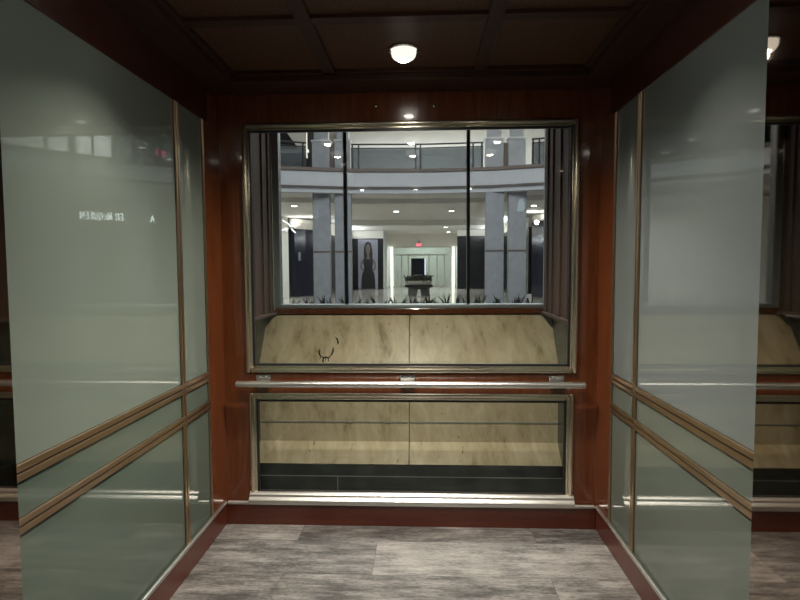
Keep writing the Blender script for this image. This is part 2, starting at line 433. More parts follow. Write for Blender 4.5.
# screws on the header
for i, (x, z) in enumerate(((-0.276, 2.554), (0.068, 2.549))):
    bm = bmesh.new(); add_tube(bm, [(x, 3.302, z), (x, 3.296, z), (x, 3.290, z), (x, 3.287, z)], [0.011, 0.011, 0.008, 0.003], 16)
    tag(obj('screw_cap', bm, 'chrome', None, True), ('small round screw cap on the header left of the light spot', 'small round screw cap on the header right of the light spot')[i], 'screw')

# handrail
hy, hz = 3.235, 0.893
hr = thing('handrail', 'round brushed steel handrail between the two cab windows', 'handrail', (-0.09, hy, hz))
bm = bmesh.new(); add_tube(bm, [(-1.135, hy, hz), (-1.131, hy, hz), (0.954, hy, hz), (0.958, hy, hz)], [0.017, 0.021, 0.021, 0.017], 20); obj('rail', bm, 'rail_steel', hr, True)
for x in (-0.985, -0.095, 0.802):
    bm = bmesh.new(); add_box(bm, x-0.045, x+0.045, 3.288, 3.300, 0.862, 0.940, 0.004)
    pl = obj('mounting_plate', bm, 'chrome', hr)
    bm = bmesh.new(); add_tube(bm, [(x, 3.29, 0.875), (x, 3.268, 0.868), (x, 3.246, 0.872), (x, hy, 0.885)], 0.010, 12); obj('bracket_arm', bm, 'chrome', pl, True)
    bm = bmesh.new(); add_tube(bm, [(x+0.018, 3.289, 0.926), (x+0.018, 3.283, 0.926)], 0.006, 10); obj('bolt', bm, 'steel', pl)
    bm = bmesh.new(); add_tube(bm, [(x-0.018, 3.289, 0.926), (x-0.018, 3.283, 0.926)], 0.006, 10); obj('bolt', bm, 'steel', pl)
    bm = bmesh.new(); add_box(bm, x-0.04, x+0.04, hy-0.012, hy+0.02, 0.870, 0.876, 0.001); obj('rail_saddle', bm, 'black', hr)

# ------------------------------------------------------------------ coffered ceiling
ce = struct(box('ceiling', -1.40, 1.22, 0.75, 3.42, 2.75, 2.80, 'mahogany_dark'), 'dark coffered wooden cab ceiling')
bx0, bx1, by0, by1 = -1.075, 0.905, 1.31, 3.075
bm = bmesh.new()
add_box(bm, XL, bx0, YF, YB, ZC, 2.75, 0.004); add_box(bm, bx1, XR, YF, YB, ZC, 2.75, 0.004)
add_box(bm, bx0, bx1, by1, YB, ZC, 2.75, 0.004)
obj('border', bm, 'ceil_batten', ce)
cxs = [bx0, -0.515, 0.315, bx1]; cys = [by0, 1.74, 2.43, by1]
bm = bmesh.new()
for x in cxs[1:-1]: add_box(bm, x-0.033, x+0.033, by0, by1, 2.662, 2.75, 0.002)
for y in cys[1:-1]: add_box(bm, bx0, bx1, y-0.033, y+0.033, 2.6665, 2.75, 0.002)
for a, b, c, d in ((bx0, bx0+0.035, by0, by1), (bx1-0.035, bx1, by0, by1), (bx0, bx1, by0, by0+0.03), (bx0, bx1, by1-0.03, by1)): add_box(bm, a, b, c, d, 2.662, 2.75, 0.003)
obj('batten', bm, 'ceil_batten', ce)
for i in range(3):
    for j in range(3):
        bm = bmesh.new(); add_box(bm, cxs[i]+0.03, cxs[i+1]-0.03, cys[j]+0.03, cys[j+1]-0.03, 2.683, 2.74); obj('ceiling_panel', bm, 'ceil_panel', ce)

# recessed lamps of the cab
def downlight(x, y, label):
    e = thing('downlight', label, 'ceiling light', (x, y, 2.66), 'recessed round lamps in the cab ceiling')
    bm = bmesh.new(); add_lathe(bm, [(0.060, 2.684), (0.078, 2.684), (0.078, 2.676), (0.072, 2.671), (0.060, 2.674)], x, y, 36); obj('trim_ring', bm, 'chrome', e, True)
    bm = bmesh.new(); add_lathe(bm, [(0.034, 2.640), (0.033, 2.631), (0.026, 2.624), (0.014, 2.620), (0.003, 2.619)], x, y, 36); obj('lens', bm, 'lens', e, True)
    bm = bmesh.new(); add_lathe(bm, [(0.062, 2.682), (0.063, 2.664), (0.060, 2.649), (0.052, 2.637), (0.042, 2.631), (0.033, 2.630), (0.033, 2.637)], x, y, 36); obj('frosted_shade', bm, 'glare', e, True)  # glowing collar added round the lens to imitate its glare
    return e
CAB = [(-0.093, 2.79, 'round ceiling lamp shining nearest the back window'), (-0.80, 2.0, 'round ceiling lamp by the left wall'),
       (-0.093, 2.0, 'round ceiling lamp over the middle of the cab'), (0.62, 2.0, 'round ceiling lamp by the right wall'),
       (-0.80, 1.48, 'round ceiling lamp by the left wall, nearest the doorway'), (-0.093, 1.48, 'round ceiling lamp in the middle, nearest the doorway'), (0.62, 1.48, 'round ceiling lamp by the right wall, nearest the doorway')]
for x, y, l in CAB: downlight(x, y, l)

# ------------------------------------------------------------------ doorway and lobby behind the camera
wf = struct(box('wall_front', 0.78, 1.22, 0.75, YF, 0, 2.75, 'bronze_mirror'), 'dark mirror steel reveal right of the doorway')
wf2 = struct(box('wall_front.001', -1.40, -1.02, 0.75, YF, 0, 2.75, 'bronze_mirror'), 'dark mirror steel reveal left of the doorway')
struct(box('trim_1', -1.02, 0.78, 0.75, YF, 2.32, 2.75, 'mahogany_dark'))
struct(box('lobby_floor', -4, 4, -4, 0.70, -0.06, -0.002, 'mall_floor'))
struct(box('lobby_wall', -4, 4, -4.1, -4, 0, 3.0, 'lobby_wall'))
struct(box('lobby_ceiling', -4, 4, -4.1, 0.75, 2.9, 3.0, 'lobby_wall'))
bm = bmesh.new(); add_box(bm, -4, -1.40, 0.65, 0.75, 0, 2.9); struct(obj('lobby_wall', bm, 'lobby_wall'))
bm = bmesh.new(); add_box(bm, 1.22, 4, 0.65, 0.75, 0, 2.9); struct(obj('lobby_wall', bm, 'lobby_wall'))

# ------------------------------------------------------------------ hoistway enclosure behind the cab
GY = 4.40
TX0, TX1, SEAM = -1.258, 1.012, -0.108
prof = [(4.385, 1.222), (4.362, 1.218), (4.35, 1.20), (4.125, 0.885), (4.10, 0.83), (4.10, 0.265), (3.952, 0.142), (4.385, 0.142)]
for i, (xa, xb) in enumerate(((TX0, SEAM-0.003), (SEAM+0.003, TX1))):
    bm = bmesh.new(); add_prism(bm, prof, 'X', xa, xb)
    t = tag(obj('travertine_slab', bm, 'travertine'), ('beige travertine slab behind the windows, left of the seam', 'beige travertine slab behind the windows, right of the seam')[i], 'stone slab', 'travertine slabs of the shaft wall')
    t['kind'] = 'thing'
    bm = bmesh.new(); add_box(bm, xa+0.004, xb-0.004, 4.094, 4.104, 0.414, 0.423); obj('metal_strip', bm, 'joint', t)
    if i == 0:
        bm = bmesh.new()
        def on(x, z):  # a point on the sloping face
            k = (z-0.885)/(1.20-0.885); return (x, 4.125+k*0.225-0.002, z)
        for ch in ([(-0.800, 0.965), (-0.806, 0.945), (-0.798, 0.925), (-0.786, 0.915)], [(-0.786, 0.915), (-0.765, 0.905), (-0.748, 0.910), (-0.730, 0.902), (-0.712, 0.918)],
                   [(-0.712, 0.918), (-0.703, 0.935), (-0.698, 0.955), (-0.700, 0.978)], [(-0.765, 0.905), (-0.770, 0.885), (-0.762, 0.872)], [(-0.730, 0.902), (-0.722, 0.880)],
                   [(-0.748, 0.910), (-0.750, 0.885)], [(-0.786, 0.915), (-0.796, 0.895)], [(-0.688, 1.050), (-0.672, 1.035), (-0.664, 1.012), (-0.668, 0.998)]):
            P = [Vector(on(x, z)) for x, z in ch]; add_tube(bm, P, [0.003]+[0.007]*(len(P)-2)+[0.003], 6)
        obj('chipped_stain', bm, 'stain', t)
struct(box('trim_2', TX0, TX1, 3.952, 4.385, -0.40, 0.138, 'green_marble'), 'dark green stone plinth under the travertine')
bm = bmesh.new(); add_box(bm, TX0, TX1, 3.948, 3.953, 0.047, 0.052); add_box(bm, -0.64, -0.636, 3.948, 3.953, -0.2, 0.047)
obj('joint_line', bm, 'joint', bpy.data.objects['trim_2'])
struct(box('shaft_floor', -1.5, 1.3, 3.42, 4.4, -0.45, -0.40, 'black'))
for s, x0, x1, nm in ((-1, -1.36, TX0, 'wall_shaft_left'), (1, TX1, 1.12, 'wall_shaft_right')):
    w = struct(box(nm, x0, x1, 3.42, 4.385, -0.40, 1.20, 'green_marble'))
    xa, xb = (-1.36, -1.205) if s < 0 else (0.955, 1.12)
    bm = bmesh.new(); add_box(bm, xa, xb, 3.44, 4.36, 1.24, 3.2); w = struct(obj('wall_lining', bm, 'shaft_wood'))
    # upright battens on the wood lining
    bm = bmesh.new()
    f = xb if s < 0 else xa
    for k, yy in enumerate((3.62, 3.83, 4.06, 4.22)):
        a, b = sorted((f, f-s*0.012)); add_box(bm, a, b, yy, yy+0.045, 1.24, 3.2, 0.003)
    obj('upright_batten', bm, 'shaft_wood', w)
    bm = bmesh.new(); a, b = sorted((f-s*0.03, x1 if s > 0 else x0)); add_box(bm, a, b, 3.44, 4.36, 1.226, 1.247, 0.004); obj('ledge_cap', bm, 'shaft_wood', w)
struct(box('shaft_ceiling', -1.5, 1.3, 3.42, 4.46, 3.2, 3.25, 'roof'))

# outer glazing
og = thing('window_3', 'outer shaft glazing of three panes looking into the atrium', 'window', (-0.12, GY, 1.225), None, 'structure')
bm = bmesh.new(); add_box(bm, -1.205, 0.995, 4.34, 4.46, 1.226, 1.268, 0.004); obj('wooden_sill', bm, 'mahogany', og)
bm = bmesh.new(); add_box(bm, -1.205, 0.995, 4.345, 4.45, 1.269, 1.302, 0.008); obj('bottom_rail', bm, 'shaft_steel', og, True)
bm = bmesh.new(); add_box(bm, -1.205, 0.995, 4.37, 4.43, 3.10, 3.2); obj('top_rail', bm, 'shaft_steel', og)
for xa, xb in ((-1.205, -1.150), (0.965, 1.0)):
    bm = bmesh.new(); add_box(bm, xa, xb, 4.36, 4.44, 1.302, 3.1, 0.004); obj('jamb', bm, 'shaft_steel', og)
for x in (-0.618, 0.362):
    bm = bmesh.new(); add_box(bm, x-0.012, x+0.012, 4.378, 4.43, 1.302, 3.1, 0.004)
    m = obj('mullion', bm, 'mullion', og)
    bm = bmesh.new(); add_box(bm, x-0.017, x-0.011, 4.378, 4.385, 1.302, 3.1, 0.001); obj('glazing_bead', bm, 'shaft_steel', m)
for xa, xb in ((-1.150, -0.630), (-0.606, 0.350), (0.374, 0.965)):
    bm = bmesh.new(); add_box(bm, xa, xb, 4.395, 4.407, 1.302, 3.1); obj('window_pane', bm, 'outer_glass', og)

# pale translucent patch on the right pane
bm = bmesh.new(); add_prism(bm, [(0.744, 2.04), (0.762, 2.028), (0.795, 2.033), (0.808, 2.06), (0.803, 2.105), (0.79, 2.133), (0.762, 2.128), (0.75, 2.09)], 'Y', 4.391, 4.3945)
tag(obj('patch', bm, 'patch'), 'small pale translucent patch on the right pane of the outer glazing', 'patch')
# planter outside the glazing with spiky plants
pb = thing('planter_box', 'long planter box outside the glazing full of spiky plants', 'planter', (-0.1, 4.72, 0))
bm = bmesh.new()
add_box(bm, -1.25, 1.05, 4.47, 4.52, 0, 1.26); add_box(bm, -1.25, 1.05, 4.92, 4.97, 0, 1.26)
add_box(bm, -1.25, -1.2, 4.52, 4.92, 0, 1.26); add_box(bm, 1.0, 1.05, 4.52, 4.92, 0, 1.26)
obj('trough', bm, 'travertine', pb)
bm = bmesh.new(); add_box(bm, -1.2, 1.0, 4.52, 4.92, 1.0, 1.19); obj('soil', bm, 'soil', pb)
for k in range(27):
    x = -1.10+k*0.077+random.uniform(-0.015, 0.015); y = (4.60, 4.80)[k % 2]
    bm = bmesh.new()
    for q in range(random.randint(4, 6)):
        a = random.uniform(0, 6.28); L = random.uniform(0.11, 0.18); lean = random.uniform(0.1, 0.5)
        dx, dy = math.cos(a), math.sin(a); pts = []
        for t in (0, 0.35, 0.7, 1.0): pts.append((x+dx*lean*L*t*t, y+dy*lean*L*t*t, 1.192+L*t*(1-0.25*lean*t)))
        add_tube(bm, pts, [0.007, 0.010, 0.007, 0.0015], 5)
    tag(obj('spiky_plant', bm, 'foliage', None, True), 'small dark spiky plant in the row outside the glazing', 'plant', 'spiky plants in the planter box')

# ------------------------------------------------------------------ atrium and mall beyond
struct(box('mall_floor', -22, 22, 4.98, 52, -0.1, 0.0, 'mall_floor'), 'polished stone floor of the mall')
RING = [(-11.5, 10.5), (-10.4, 13.5), (-9.2, 15.8), (-7.6, 17.7), (-5.1, 19.25), (-2.5, 19.95), (0, 20.15), (2.5, 19.95), (5.1, 19.15), (7.6, 17.4), (9.2, 15.5), (10.4, 13.2), (11.5, 10.3)]
fa = bmesh.new(); add_ribbon_wall(fa, RING, 0.35, 4.50, 5.06)
add_ribbon_wall(fa, [(x*1.006, y+0.08) for x, y in RING], 0.3, 4.30, 4.50)
fas = struct(obj('balcony_fascia', fa, 'plaster'), 'curved pale balcony front across the atrium')
bm = bmesh.new(); add_ribbon_wall(bm, [(x*0.995, y-0.06) for x, y in RING], 0.45, 5.06, 5.17); obj('coping', bm, 'coping', fas)
bm = bmesh.new(); add_ribbon_wall(bm, [(x*0.998, y-0.03) for x, y in RING], 0.05, 4.49, 4.53); obj('moulding', bm, 'coping', fas)
# gallery slab
bm = bmesh.new()
OUT = [Vector((x*2.0, 34.0 if abs(x) < 8 else 34-(abs(x)-8)*4)) for x, y in RING]
add_strip(bm, [Vector((x*1.01, y+0.2)) for x, y in RING], OUT, 4.36, 5.05)
struct(obj('gallery_slab', bm, 'cream'))
struct(box('mall_ceiling', -9, 9, 33.9, 50, 4.30, 4.5, 'cream'))
struct(box('atrium_ceiling', -22, 22, 3.5, 40, 9.0, 9.2, 'cream'))
# stepped soffit beam between fascia and corridor
bm = bmesh.new(); add_ribbon_wall(bm, [(x*1.02, y+2.2) for x, y in RING], 0.5, 4.18, 4.36); struct(obj('soffit_beam', bm, 'cream'))
bm = bmesh.new(); add_ribbon_wall(bm, [(-4.9, 31.6), (0, 32.4), (4.6, 31.7)], 0.6, 4.05, 4.36); struct(obj('soffit_beam', bm, 'cream'))

# pillars
def pillar(x0, x1, y, d, z0, z1, label, group, neck=False):
    cx = (x0+x1)/2
    e = thing('pillar', label, 'pillar', (cx, y+d/2, z0), group)
    bm = bmesh.new(); add_box(bm, x0, x1, y, y+d, z0+(0.0 if neck else 0.22), z1, 0.02); obj('shaft', bm, 'pillar_stone', e)
    if neck:
        bm = bmesh.new(); add_box(bm, x0+0.06, x1-0.06, y+0.06, y+d-0.06, z1, 9.0, 0.02); obj('neck', bm, 'pillar_stone', e)
        bm = bmesh.new(); add_box(bm, x0-0.03, x1+0.03, y-0.03, y+d+0.03, z1-0.03, z1+0.04, 0.01); obj('cap', bm, 'plaster', e)
    else:
        bm = bmesh.new(); add_box(bm, x0-0.04, x1+0.04, y-0.04, y+d+0.04, z0, z0+0.22, 0.01); obj('base', bm, 'coping', e)
        bm = bmesh.new(); add_box(bm, x0-0.012, x1+0.012, y-0.012, y+d+0.012, 2.155, 2.21); obj('band', bm, 'coping', e)
    return e
for x0, x1, l in ((-4.045, -3.42, 'blue grey stone pillar on the mall floor, outermost of the left pair'), (-3.236, -2.63, 'blue grey stone pillar on the mall floor, inner one of the left pair'),
                  (2.279, 2.935, 'blue grey stone pillar on the mall floor, inner one of the right pair'), (3.102, 3.745, 'blue grey stone pillar on the mall floor, outermost of the right pair')):
    pillar(x0, x1, 20.05, 0.32, 0.0, 4.32, l, 'lower pillars of the atrium')
pillar(6.37, 7.12, 17.3, 0.25, 0.0, 4.32, 'broad stone pillar beside the dark shop with lit lettering', 'lower pillars of the atrium')
for x0, x1, l in ((-4.10, -3.44, 'upper pillar on the balcony, outermost of the left pair'), (-3.26, -2.68, 'upper pillar on the balcony, inner one of the left pair'),
                  (2.29, 2.95, 'upper pillar on the balcony, inner one of the right pair'), (3.12, 3.76, 'upper pillar on the balcony, outermost of the right pair')):
    pillar(x0, x1, 20.35, 0.4, 5.06, 6.28, l, 'upper pillars of the atrium', True)
for x0, x1, l in ((-3.44, -3.26, 'narrow brown infill panel between the upper left pillars'), (2.95, 3.12, 'narrow brown infill panel between the upper right pillars')):
    tag(box('infill_panel', x0, x1, 20.5, 20.6, 5.06, 6.15, 'coping'), l, 'panel')

# balcony railings
def railing(pts, posts, label):
    mx = sum(p[0] for p in pts)/len(pts); my = sum(p[1] for p in pts)/len(pts)
    e = thing('balcony_railing', label, 'railing', (mx, my, 5.06), 'railings of the upper balcony')
    for z, r in ((6.09, 0.032), (5.95, 0.025)):
        bm = bmesh.new(); add_tube(bm, [(x, y, z) for x, y in pts], r, 8); obj('rail', bm, 'rail_metal', e, True)
    for x, y in posts:
        bm = bmesh.new(); add_box(bm, x-0.03, x+0.03, y-0.02, y+0.02, 5.06, 6.08, 0.004); obj('post', bm, 'rail_metal', e)
    bm = bmesh.new(); add_ribbon_wall(bm, pts, 0.02, 5.17, 5.92); obj('glass_infill', bm, 'rail_glass', e)
railing([(-2.62, 20.15), (0, 20.3), (2.2, 20.15)], [(-2.56, 20.15), (-2.34, 20.17), (-0.26, 20.29), (-0.08, 20.29), (1.83, 20.18), (2.14, 20.16)], 'dark metal railing between the two pairs of upper pillars')
railing([(-7.6, 17.85), (-5.15, 19.4), (-4.2, 19.8)], [(-7.5, 17.9), (-5.15, 19.4), (-4.3, 19.75)], 'dark metal railing left of the upper left pillars')
railing([(3.85, 19.75), (5.1, 19.35), (7.6, 17.55)], [(3.9, 19.75), (4.1, 19.68), (5.1, 19.35), (6.4, 18.4), (7.5, 17.6)], 'dark metal railing right of the upper right pillars')

# upper gallery walls
struct(box('gallery_wall', -4.6, 14, 30, 30.3, 5.05, 9, 'plaster'), 'pale back wall of the upper gallery')
struct(box('gallery_wall', -14, -4.6, 24.5, 24.8, 5.05, 9, 'dark_front'))
bm = bmesh.new(); add_prism(bm, [(-4.65, 6.95), (-4.65, 6.0), (-4.95, 6.35), (-6.3, 8.2), (-6.3, 8.6), (-4.65, 8.6)], 'Y', 22.0, 22.2)
struct(obj('gallery_soffit', bm, 'cream'))
struct(box('gallery_beam', -7.0, -4.65, 22.2, 22.5, 6.30, 6.40, 'white'))
up = thing('upper_shopfront', 'bright glazed shop front with dark uprights on the upper gallery right', 'shop front', (10.5, 20, 5.06))
bm = bmesh.new(); add_ribbon_wall(bm, [(9.0, 25.0), (12.0, 20.5), (14.5, 15.0)], -0.2, 5.06, 7.2); obj('display_wall', bm, 'plaster', up)
for t in range(7):
    k = t/6; x = 8.95+2.9*k; y = 24.8-4.3*k
    bm = bmesh.new(); add_box(bm, x-0.10, x-0.02, y-0.12, y-0.04, 5.06, 7.2); obj('upright', bm, 'rail_metal', up)

# lower level fronts
def front(name, pts, z0, z1, mat, label, cat, bulk=True, zc=4.29):
    mx = sum(p[0] for p in pts)/len(pts); my = sum(p[1] for p in pts)/len(pts)
    e = thing(name, label, cat, (mx, my, 0), 'dark shop fronts around the mall floor')
    bm = bmesh.new(); add_ribbon_wall(bm, pts, 0.25, z0, z1); obj('cladding', bm, mat, e)
    if bulk:
        bm = bmesh.new(); add_ribbon_wall(bm, pts, 0.30, z1, zc); obj('bulkhead', bm, 'cream', e)
    return e
lf = front('storefront', [(-7.02, 29.75), (-6.6, 30.6), (-6.1, 31.2)], 0.0, 3.75, 'blue_panel', 'dark blue glossy shop front left of the left pillars', 'shop front')
bm = bmesh.new(); add_box(bm, -6.82, -6.72, 29.75, 29.9, 2.0, 2.45, 0.01); obj('door_pull', bm, 'shaft_steel', lf)
front('storefront', [(-15, 16), (-9.5, 26), (-8.2, 29.0), (-7.25, 29.3)], 0.0, 3.3, 'white', 'pale corner wall with lit sign at far left of the mall', 'wall')
front('storefront', [(-5.75, 31.9), (-5.4, 36), (-5.3, 39.8)], 0.0, 3.6, 'dark_front', 'dark receding shop front hidden behind the left pillars', 'shop front')
af = front('storefront', [(-5.19, 39.95), (-2.90, 39.95)], 0.0, 3.72, 'dark_front', 'dark wall carrying a tall fashion poster', 'shop front')
front('storefront', [(2.50, 40.0), (4.75, 40.0)], 0.0, 3.85, 'dark_front', 'black shop wall right of the entrance doors', 'shop front')
front('storefront', [(4.85, 39.6), (5.3, 33), (5.72, 30.0)], 0.0, 3.75, 'dark_front', 'dark receding shop front seen between the right pillars', 'shop front')
front('storefront', [(5.78, 29.4), (6.9, 26), (7.9, 23.2)], 0.0, 3.95, 'blue_panel', 'dark glossy shop front right of the right pillars', 'shop front')
mq = front('storefront', [(7.35, 21.7), (10.8, 18.2), (13.5, 13.0), (14.5, 8)], 0.0, 4.3, 'dark_front', 'black shop front with white lit shop name lettering', 'shop front', False)
# return walls to the entrance
struct(box('mall_wall', -3.2, -2.9, 40.35, 45.3, 0, 4.3, 'plaster')); struct(box('mall_wall', 2.9, 3.2, 40.35, 45.3, 0, 4.3, 'plaster'))

# fashion poster: a long haired figure in a dark dress
po = thing('fashion_poster', 'tall grey poster of a long haired woman in a dark dress', 'poster', (-4.02, 39.9, 0.02))
box('poster_sheet', -4.74, -3.30, 39.88, 39.93, 0.02, 3.64, 'ad_back', po)
def figure(pts, y0, y1, name, mat):
    bm = bmesh.new(); add_prism(bm, [(-4.0+u, z) for u, z in pts], 'Y', y0, y1); obj(name, bm, mat, po)
figure([(-0.52, 0.04), (0.52, 0.04), (0.50, 0.7), (0.44, 1.15), (0.30, 1.55), (0.34, 1.85), (0.42, 2.1), (0.30, 2.28), (0.10, 2.2), (-0.10, 2.2), (-0.30, 2.28), (-0.42, 2.1), (-0.34, 1.85), (-0.30, 1.55), (-0.44, 1.15), (-0.50, 0.7)], 39.866, 39.879, 'dress', 'ad_dark')
figure([(-0.26, 2.15), (-0.33, 2.6), (-0.30, 3.05), (-0.20, 3.38), (0.0, 3.50), (0.20, 3.38), (0.28, 3.05), (0.33, 2.6), (0.30, 2.15)], 39.862, 39.865, 'hair', 'ad_dark')
figure([(-0.16, 2.2), (-0.08, 2.42), (-0.10, 2.62), (-0.16, 2.8), (-0.17, 3.05), (-0.10, 3.25), (0.06, 3.28), (0.15, 3.1), (0.15, 2.82), (0.08, 2.62), (0.08, 2.42), (0.18, 2.2)], 39.857, 39.861, 'face', 'ad_skin')
for q in (-1, 1):
    figure([(q*0.40, 2.24), (q*0.56, 1.9), (q*0.60, 1.55), (q*0.36, 1.28), (q*0.28, 1.38), (q*0.46, 1.58), (q*0.44, 1.85), (q*0.30, 2.1)], 39.857, 39.861, 'arm', 'ad_skin')

# entrance doors at the far end
en = thing('door_1', 'bright greenish glass entrance doors at the far end', 'door', (0, 45, 0), None, 'structure')
for x in (-2.55, 2.47):
    bm = bmesh.new(); add_box(bm, x-0.09, x+0.09, 44.7, 44.9, 0.0, 3.25); obj('lit_jamb', bm, 'lit_strip', en)
bm = bmesh.new(); add_box(bm, -2.9, 2.9, 44.95, 45.2, 3.3, 4.3); obj('header', bm, 'cream', en)
bm = bmesh.new()
add_box(bm, -2.45, 2.38, 44.95, 45.1, 2.55, 2.68); add_box(bm, -2.45, 2.38, 44.95, 45.1, 3.2, 3.3); add_box(bm, -2.45, 2.38, 44.95, 45.1, 0.0, 0.12)
for x in (-2.4, -1.75, -1.2, -0.55, 0.5, 1.15, 1.75, 2.33): add_box(bm, x-0.05, x+0.05, 44.95, 45.1, 0.1, 2.6)
obj('door_frame', bm, 'door_metal', en)
bm = bmesh.new(); add_box(bm, -2.45, 2.38, 45.0, 45.03, 0.1, 3.25); obj('door_pane', bm, 'door_glass', en)
struct(box('vestibule_wall', -3.2, 3.2, 49.5, 49.7, 0, 4.3, 'plaster'))
for x in (-3.2, 2.9): struct(box('vestibule_wall', x, x+0.3, 45.3, 49.5, 0, 4.3, 'plaster'))

# stroke letters
G = {'A': [((0, 0), (.5, 1)), ((.5, 1), (1, 0)), ((.2, .38), (.8, .38))], 'L': [((.1, 1), (.1, 0)), ((.1, 0), (.85, 0))],
     'E': [((.1, 0), (.1, 1)), ((.1, 1), (.85, 1)), ((.1, .52), (.7, .52)), ((.1, 0), (.85, 0))], 'X': [((0, 0), (1, 1)), ((0, 1), (1, 0))],
     'N': [((.05, 0), (.05, 1)), ((.05, 1), (.95, 0)), ((.95, 0), (.95, 1))], 'D': [((.1, 0), (.1, 1)), ((.1, 1), (.55, 1)), ((.55, 1), (.92, .7)), ((.92, .7), (.92, .3)), ((.92, .3), (.55, 0)), ((.55, 0), (.1, 0))],
     'R': [((.1, 0), (.1, 1)), ((.1, 1), (.65, 1)), ((.65, 1), (.85, .85)), ((.85, .85), (.85, .68)), ((.85, .68), (.65, .52)), ((.65, .52), (.1, .52)), ((.5, .52), (.95, 0))],
     'M': [((0, 0), (.1, 1)), ((.1, 1), (.5, .15)), ((.5, .15), (.9, 1)), ((.9, 1), (1, 0))], 'c': [((.8, .6), (.5, .7)), ((.5, .7), (.2, .5)), ((.2, .5), (.2, .2)), ((.2, .2), (.5, 0)), ((.5, 0), (.8, .1))],
     'Q': [((.5, 1), (.1, .75)), ((.1, .75), (.1, .25)), ((.1, .25), (.5, 0)), ((.5, 0), (.9, .25)), ((.9, .25), (.9, .75)), ((.9, .75), (.5, 1)), ((.55, .2), (1, -.2))],
     'U': [((.1, 1), (.1, .25)), ((.1, .25), (.5, 0)), ((.5, 0), (.9, .25)), ((.9, .25), (.9, 1))], 'I': [((.5, 0), (.5, 1))], 'T': [((.5, 0), (.5, 1)), ((0, 1), (1, 1))]}
def letters(bm, text, origin, ux, h, adv, sw, depth, n):
    """upright letters starting at origin, running along plan vector ux, facing n"""
    ux = Vector(ux).normalized(); n = Vector(n).normalized(); o = Vector(origin); x = 0
    for ch in text:
        if ch == ' ': x += adv*0.55; continue
        w = adv*0.78*(0.8 if ch in 'cE' else 1)
        for (a, b), (c, d) in G[ch]:
            p = o+ux*(x+a*w)+Vector((0, 0, b*h)); q = o+ux*(x+c*w)+Vector((0, 0, d*h))
            t = (q-p).normalized(); s = t.cross(n).normalized()*sw/2
            p -= t*sw*0.3; q += t*sw*0.3
            vs = [bm.verts.new(v+n*k) for k in (0, depth) for v in (p-s, p+s, q+s, q-s)]
            fs = [bm.faces.new(vs[:4]), bm.faces.new(vs[4:])]+[bm.faces.new((vs[i], vs[(i+1) % 4], vs[4+(i+1) % 4], vs[4+i])) for i in range(4)]
            bmesh.ops.recalc_face_normals(bm, faces=fs)
        x += adv*(0.82 if ch in 'cE' else 1)
    return x
ux = Vector((2.75, -2.8, 0)).normalized(); nn = Vector((-ux.y*-1, 0, 0)); nn = Vector((ux.y, -ux.x, 0))
sg = thing('shop_sign', 'white lit shop name lettering on the black shop front', 'sign', (8.7, 20.2, 3.4))
bm = bmesh.new(); st = Vector((8.02, 21.02, 3.40))+nn*0.10
wl = letters(bm, 'ALEXANDER McQUEEN', st, ux, 0.25, 0.165, 0.023, 0.05, nn)
obj('lettering', bm, 'sign_white', sg)

def exit_sign(x, y, z, w, h, label, n=(0, -1, 0), ux=(1, 0, 0)):
    e = thing('exit_sign', label, 'exit sign', (x, y, z))
    U = Vector(ux).normalized(); Nn = Vector(n).normalized()
    bm = bmesh.new()
    c = Vector((x, y, z)); cs = [c-U*w/2, c+U*w/2]
    vs = [bm.verts.new(p+Nn*k+Vector((0, 0, q))) for k in (0, -0.08) for p, q in ((cs[0], 0), (cs[1], 0), (cs[1], h), (cs[0], h))]
    fs = [bm.faces.new(vs[:4]), bm.faces.new(vs[4:])]+[bm.faces.new((vs[i], vs[(i+1) % 4], vs[4+(i+1) % 4], vs[4+i])) for i in range(4)]
    bmesh.ops.recalc_face_normals(bm, faces=fs); obj('housing', bm, 'exit_face', e)
    bm = bmesh.new(); letters(bm, 'EXIT', c-U*w*0.44+Nn*0.004+Vector((0, 0, h*0.16)), U, h*0.68, w*0.24, h*0.16, 0.012, Nn); obj('lettering', bm, 'exit_red_far' if y > 40 else 'exit_red', e)
    bm = bmesh.new(); add_box(bm, x-0.03, x+0.03, y+0.02, y+0.06, z+h, z+h+0.25); obj('hanger', bm, 'rail_metal', e)
exit_sign(-0.31, 44.6, 3.28, 0.46, 0.26, 'small red exit sign hanging over the far entrance')
exit_sign(8.42, 22.6, 6.25, 0.46, 0.30, 'red exit sign on the upper gallery seen mirrored in the left glass', (-0.72, -0.7, 0), (0.7, -0.72, 0))

# far left lit shop lettering seen edge-on (not legible)
sl = thing('shop_sign', 'white lit shop lettering on the far left corner wall', 'sign', (-7.3, 28.8, 3.6))
bm = bmesh.new()
for a, b, c, d in ((-7.42, 4.12, -7.10, 3.92), (-7.10, 3.92, -7.02, 3.80), (-6.98, 4.02, -6.72, 3.74), (-6.98, 3.78, -6.90, 3.86), (-7.48, 3.60, -7.12, 3.68), (-7.30, 3.72, -7.2, 3.52), (-6.96, 3.66, -6.74, 3.46)):
    add_tube(bm, [(a, 28.85, b), (c, 28.80, d)], 0.042, 6)
obj('lettering', bm, 'far_sign', sl)

